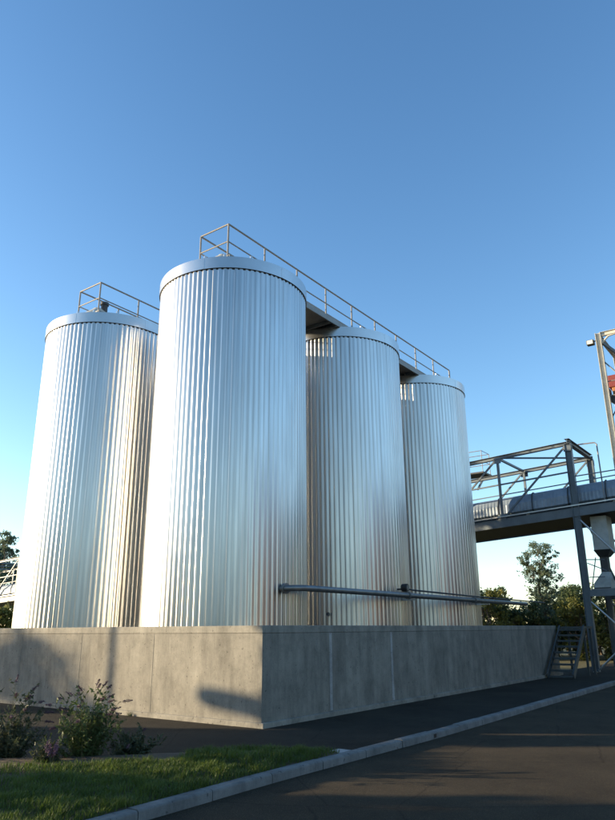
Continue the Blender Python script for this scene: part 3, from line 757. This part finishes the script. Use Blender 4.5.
tree((q.x, q.y, -.1), [(dx, dy, q.z + dz, r_, r_ * .7) for dx, dy, dz, r_ in ((0, 0, -.2, .8), (.2, .7, -.4, .6), (-.2, -.5, -.5, .6), (0, 1.1, .1, .6), (.1, .2, .45, .5), (.1, -.9, -.7, .4), (0, .5, .0, .7))],
     'tall loose tree outside the left of the photo shading the wall', 'leaf_dark', .16, .16, 1.1, 140)
hg = thing('hedge', 'dark clipped hedge added outside the left of the photo shading the path', 'hedge', (-10.6, 11.2, -.1), plant=False)  # hedge added out of view, its height set to shade the path
hb, rh = MB(), random.Random(77)
for _ in range(15000):
    leaf_quad(hb, (-10.6 + rh.uniform(-.45, .45), rh.uniform(10.15, 13.15), -.1 + 2.35 * rh.random() ** .8 + rh.gauss(0, .05)), rh.uniform(.05, .12), rh)
for _ in range(2000):
    leaf_quad(hb, (-10.6 + rh.uniform(-.3, .3), rh.uniform(7.3, 8.3), -.1 + 1.75 * rh.random()), rh.uniform(.05, .12), rh)
hb.build('leaves', 'leaf_dark', hg)
hs = MB()
for k in range(12): hs.tube([(-10.6 + rh.uniform(-.1, .1), 10.2 + k * .25, -.15), (-10.6 + rh.uniform(-.3, .3), 10.2 + k * .25 + rh.uniform(-.2, .2), 1.9)], [.03, .008], 6)
hs.build('stems', 'bark', hg)
for k, x in enumerate((-16, -10, -3.5, 3, 9.5, 16, 23)):
    tree((x, -24 - 2 * (k % 3), -.1), bushy(14, 3.1, 5.2 + .7 * (k % 2), 300 + k, .12), 'broad sunlit tree standing behind the camera', 'leaf_gold', .2, .30, .7, 310 + k, 'tree', 'trees behind the camera')
for k, (x, y, h) in enumerate(((25, 28, 8.5), (24.5, 32, 9.2), (26, 36, 9.0), (25.5, 40, 8.6))):
    tree((x, y, -.1), bushy(20, 2.4, h, 330 + k, .1), 'tall dark tree outside the right of the photo beyond the warehouse', 'leaf_dark', .2, .26, .9, 340 + k, 'tree', 'dark trees beyond the warehouse')
wh = thing('brick_warehouse', 'long brown brick warehouse outside the right of the photo', 'building', (32, 10, -.1), plant=False)
MB().box((26, -6, -.1), (38, 25, 8.4)).build('wall', 'brick', wh)
MB().add([(25.6, -6.4, 8.4), (38.4, -6.4, 8.4), (38.4, 25.4, 8.4), (25.6, 25.4, 8.4), (32, -6.4, 10.6), (32, 25.4, 10.6)], [(0, 3, 2, 1), (0, 1, 4), (2, 3, 5), (0, 4, 5, 3), (1, 2, 5, 4)]).build('roof', 'dark', wh)
for k in range(6):
    y = -3.5 + k * 5.2
    f_ = MB(); f_.box((25.94, y - .9, 3.2), (25.997, y + .9, 5.4)); fo = f_.build('window', 'pale', wh)
    MB().box((25.92, y - .8, 3.3), (25.938, y + .8, 5.3)).build('pane', 'black', fo)

# shrubs in the bed
def buddleia(base, h, spread, label, seed, leafm, n_st, spikes, root_name='flowering_shrub'):
    rnd = random.Random(seed); t_ = thing(root_name, label, 'shrub', base, group='shrubs in the flower bed')
    B = Vector(base); sm = MB(); lf = MB()
    for k in range(n_st):
        a = 2 * math.pi * k / n_st + rnd.uniform(-.5, .5); rr = spread * rnd.random() ** .6; long_ = k in spikes
        hh = h * (rnd.uniform(.78, 1.12) if long_ else rnd.uniform(.25, .75)) * (1.05 - .35 * rr / spread)
        b0 = B + Vector((math.cos(a), math.sin(a), 0)) * rr * rnd.uniform(.1, .55); pts = []; rr = rr * .75 + .03
        for i in range(9):
            t = i / 8; pts.append(b0 + Vector((math.cos(a) * rr * t ** 1.3, math.sin(a) * rr * t ** 1.3, hh * (1 - (1 - t) ** 1.4) - .12 * h * t ** 4 * rr / spread)))
        sm.tube(pts, [.005 - .0038 * i / 8 for i in range(9)], 5)
        for i in range(1, 9):
            for _ in range(1 if (long_ and i > 4) else 5):
                p = pts[i - 1].lerp(pts[i], rnd.random())
                for sgn in (0, 1):
                    an = rnd.uniform(0, 6.283); d = Vector((math.cos(an), math.sin(an), rnd.uniform(-.5, .4))).normalized()
                    ln = rnd.uniform(.035, .085) * (1.15 - .6 * i / 8); sd = d.cross(Vector((rnd.gauss(0, .3), rnd.gauss(0, .3), 1))).normalized() * ln * .17
                    dr = Vector((0, 0, -ln * .22))
                    lf.add([p, p + d * ln * .45 + sd, p + d * ln + dr, p + d * ln * .45 - sd], [(0, 1, 2), (0, 2, 3)])
            if i > 3 and rnd.random() < .5:      # a side twig
                an = rnd.uniform(0, 6.283); e_ = pts[i] + Vector((math.cos(an) * .09, math.sin(an) * .09, .10)); sm.tube([pts[i], e_], .002, 4)
                for _ in range(5): leaf_quad(lf, pts[i].lerp(e_, rnd.random()), .028, rnd, .6, 2.6)
        if long_:
            fm = MB(); tip = pts[-1]; d = (pts[-1] - pts[-2]).normalized(); ln = rnd.uniform(.07, .13)
            d = (d + Vector((math.cos(a) * .45, math.sin(a) * .45, -.1))).normalized()
            for q in range(60):
                t = rnd.random(); rad = .017 * (1 - t) ** .6 + .003; an = rnd.uniform(0, 6.283)
                s_1 = d.cross(Vector((0, 0, 1))).normalized(); s_2 = d.cross(s_1)
                leaf_quad(fm, tip + d * ln * t + (s_1 * math.cos(an) + s_2 * math.sin(an)) * rad, .012, rnd, .2, 1.3)
            fm.tube([tip, tip + d * ln], [.009, .002], 5)
            fm.build('flower_spike', 'flower', t_)
    sm.build('stems', 'stem', t_, smooth=True); lf.build('foliage', leafm, t_)
    return t_
def bedz(x, y): return mound(x, y) - .02
def shrub(wx, wy, *a, **k):
    lx, ly = L((wx, wy)); return buddleia((lx, ly, max(0, bedz(lx, ly))), *a, **k)
shrub(-2.80, 9.45, .86, .50, 'bright green shrub with arching stems and faded purple flower spikes', 201, 'leaf_shrub', 70, set(range(0, 70, 3)))
shrub(-2.78, 9.30, .92, .22, 'pale green upright shoots in the middle of the arching shrub', 202, 'leaf_pale', 12, set())
shrub(-3.86, 9.6, .85, .46, 'dull dark shrub at the left edge with faded flower spikes', 203, 'leaf_dull', 60, set(range(0, 60, 3)))
shrub(-4.75, 9.45, .85, .55, 'dull shrub just outside the left edge of the photo', 207, 'leaf_dull', 26, set(range(0, 26, 3)))
shrub(-2.25, 9.65, .36, .34, 'low dark spreading shrub right of the arching shrub', 204, 'leaf_dull', 34, {3, 22})
shrub(-3.10, 8.98, .34, .12, 'small mauve flowering plant in front of the shrubs', 205, 'leaf_dull', 12, set())
def heather(wx, wy):
    lx, ly = L((wx, wy)); base = (lx, ly, bedz(lx, ly)); rnd = random.Random(9)
    t_ = thing('heather_plant', 'small mauve heather in the bed before the arching shrub', 'plant', base); fm = MB(); sm = MB()
    for k in range(14):
        a = rnd.uniform(0, 6.28); p = Vector(base); q = p + Vector((math.cos(a) * rnd.uniform(.02, .10), math.sin(a) * rnd.uniform(.02, .10), rnd.uniform(.18, .30)))
        sm.tube([p, q], .002, 4)
        for _ in range(40): leaf_quad(fm, p.lerp(q, rnd.uniform(.45, 1)) + Vector((rnd.gauss(0, .008), rnd.gauss(0, .008), 0)), .011, rnd)
    sm.build('stems', 'stem', t_); fm.build('flowers', 'heather', t_)
heather(-3.02, 8.86)
# weed at the foot of the wall
wd_ = MB(); rw = random.Random(21)
for k in range(24):
    a = rw.uniform(0, 6.28); p = Vector((-.10 + rw.gauss(0, .02), 3.3 + rw.gauss(0, .03), 0)); ln = rw.uniform(.05, .13); q = p + Vector((math.cos(a) * ln * .5, math.sin(a) * ln * .5, ln)); s2 = Vector((-math.sin(a), math.cos(a), 0)) * .006
    wd_.add([p - s2, p + s2, q], [(0, 1, 2)])
wo_ = wd_.build('weed_plant', 'leaf_dull', None, origin=(-.10, 3.3, 0)); wo_.location = W(-.10, 3.3, 0); wo_.rotation_euler = (0, 0, ROT)
tag(wo_, 'tiny weed growing at the foot of the sunlit wall', 'plant')

# lamp posts left of the photograph: one pole shades the wall, the other's head does
def lamp_post(base, h, arm, label):
    t_ = thing('street_lamp', label, 'street lamp', base, plant=False)
    B = Vector(base); MB().tube([B, B + Vector((0, 0, h * .5)), B + Vector((0, 0, h))], [.09, .075, .055], 12).build('pole', 'galv', t_, smooth=True)
    if arm:
        e_ = B + Vector((0, arm, h + .08)); MB().tube([B + Vector((0, 0, h - .05)), B + Vector((0, arm * .3, h + .06)), e_], .04, 8).build('arm', 'galv', t_, smooth=True)
        hd = MB(); pts = [e_ + Vector((0, u, -.10 * u)) for u in (-.97, -.94, -.88, -.8, -.4, 0, .3, .38, .43, .45)]
        hd.tube(pts, [.05, .11, .155, .18, .185, .185, .17, .14, .09, .04], 14); hd.build('lamp_head', 'galv', t_, smooth=True)
    return t_
q = cast(0, 4.08, 1.0, 21)
lamp_post((q.x, q.y, -.1), 7.6, 0, 'tall slim grey pole outside the left of the photo')
q = cast(0, .75, .40, 23); lamp_post((q.x, q.y - 1.35, -.1), q.z - .0, 1.35, 'shorter street lamp with a long oval head outside the left of the photo')
for o in ROOTS:
    if '_o' in o: del o['_o']
for o in list(bpy.data.objects):
    if '_o' in o: del o['_o']
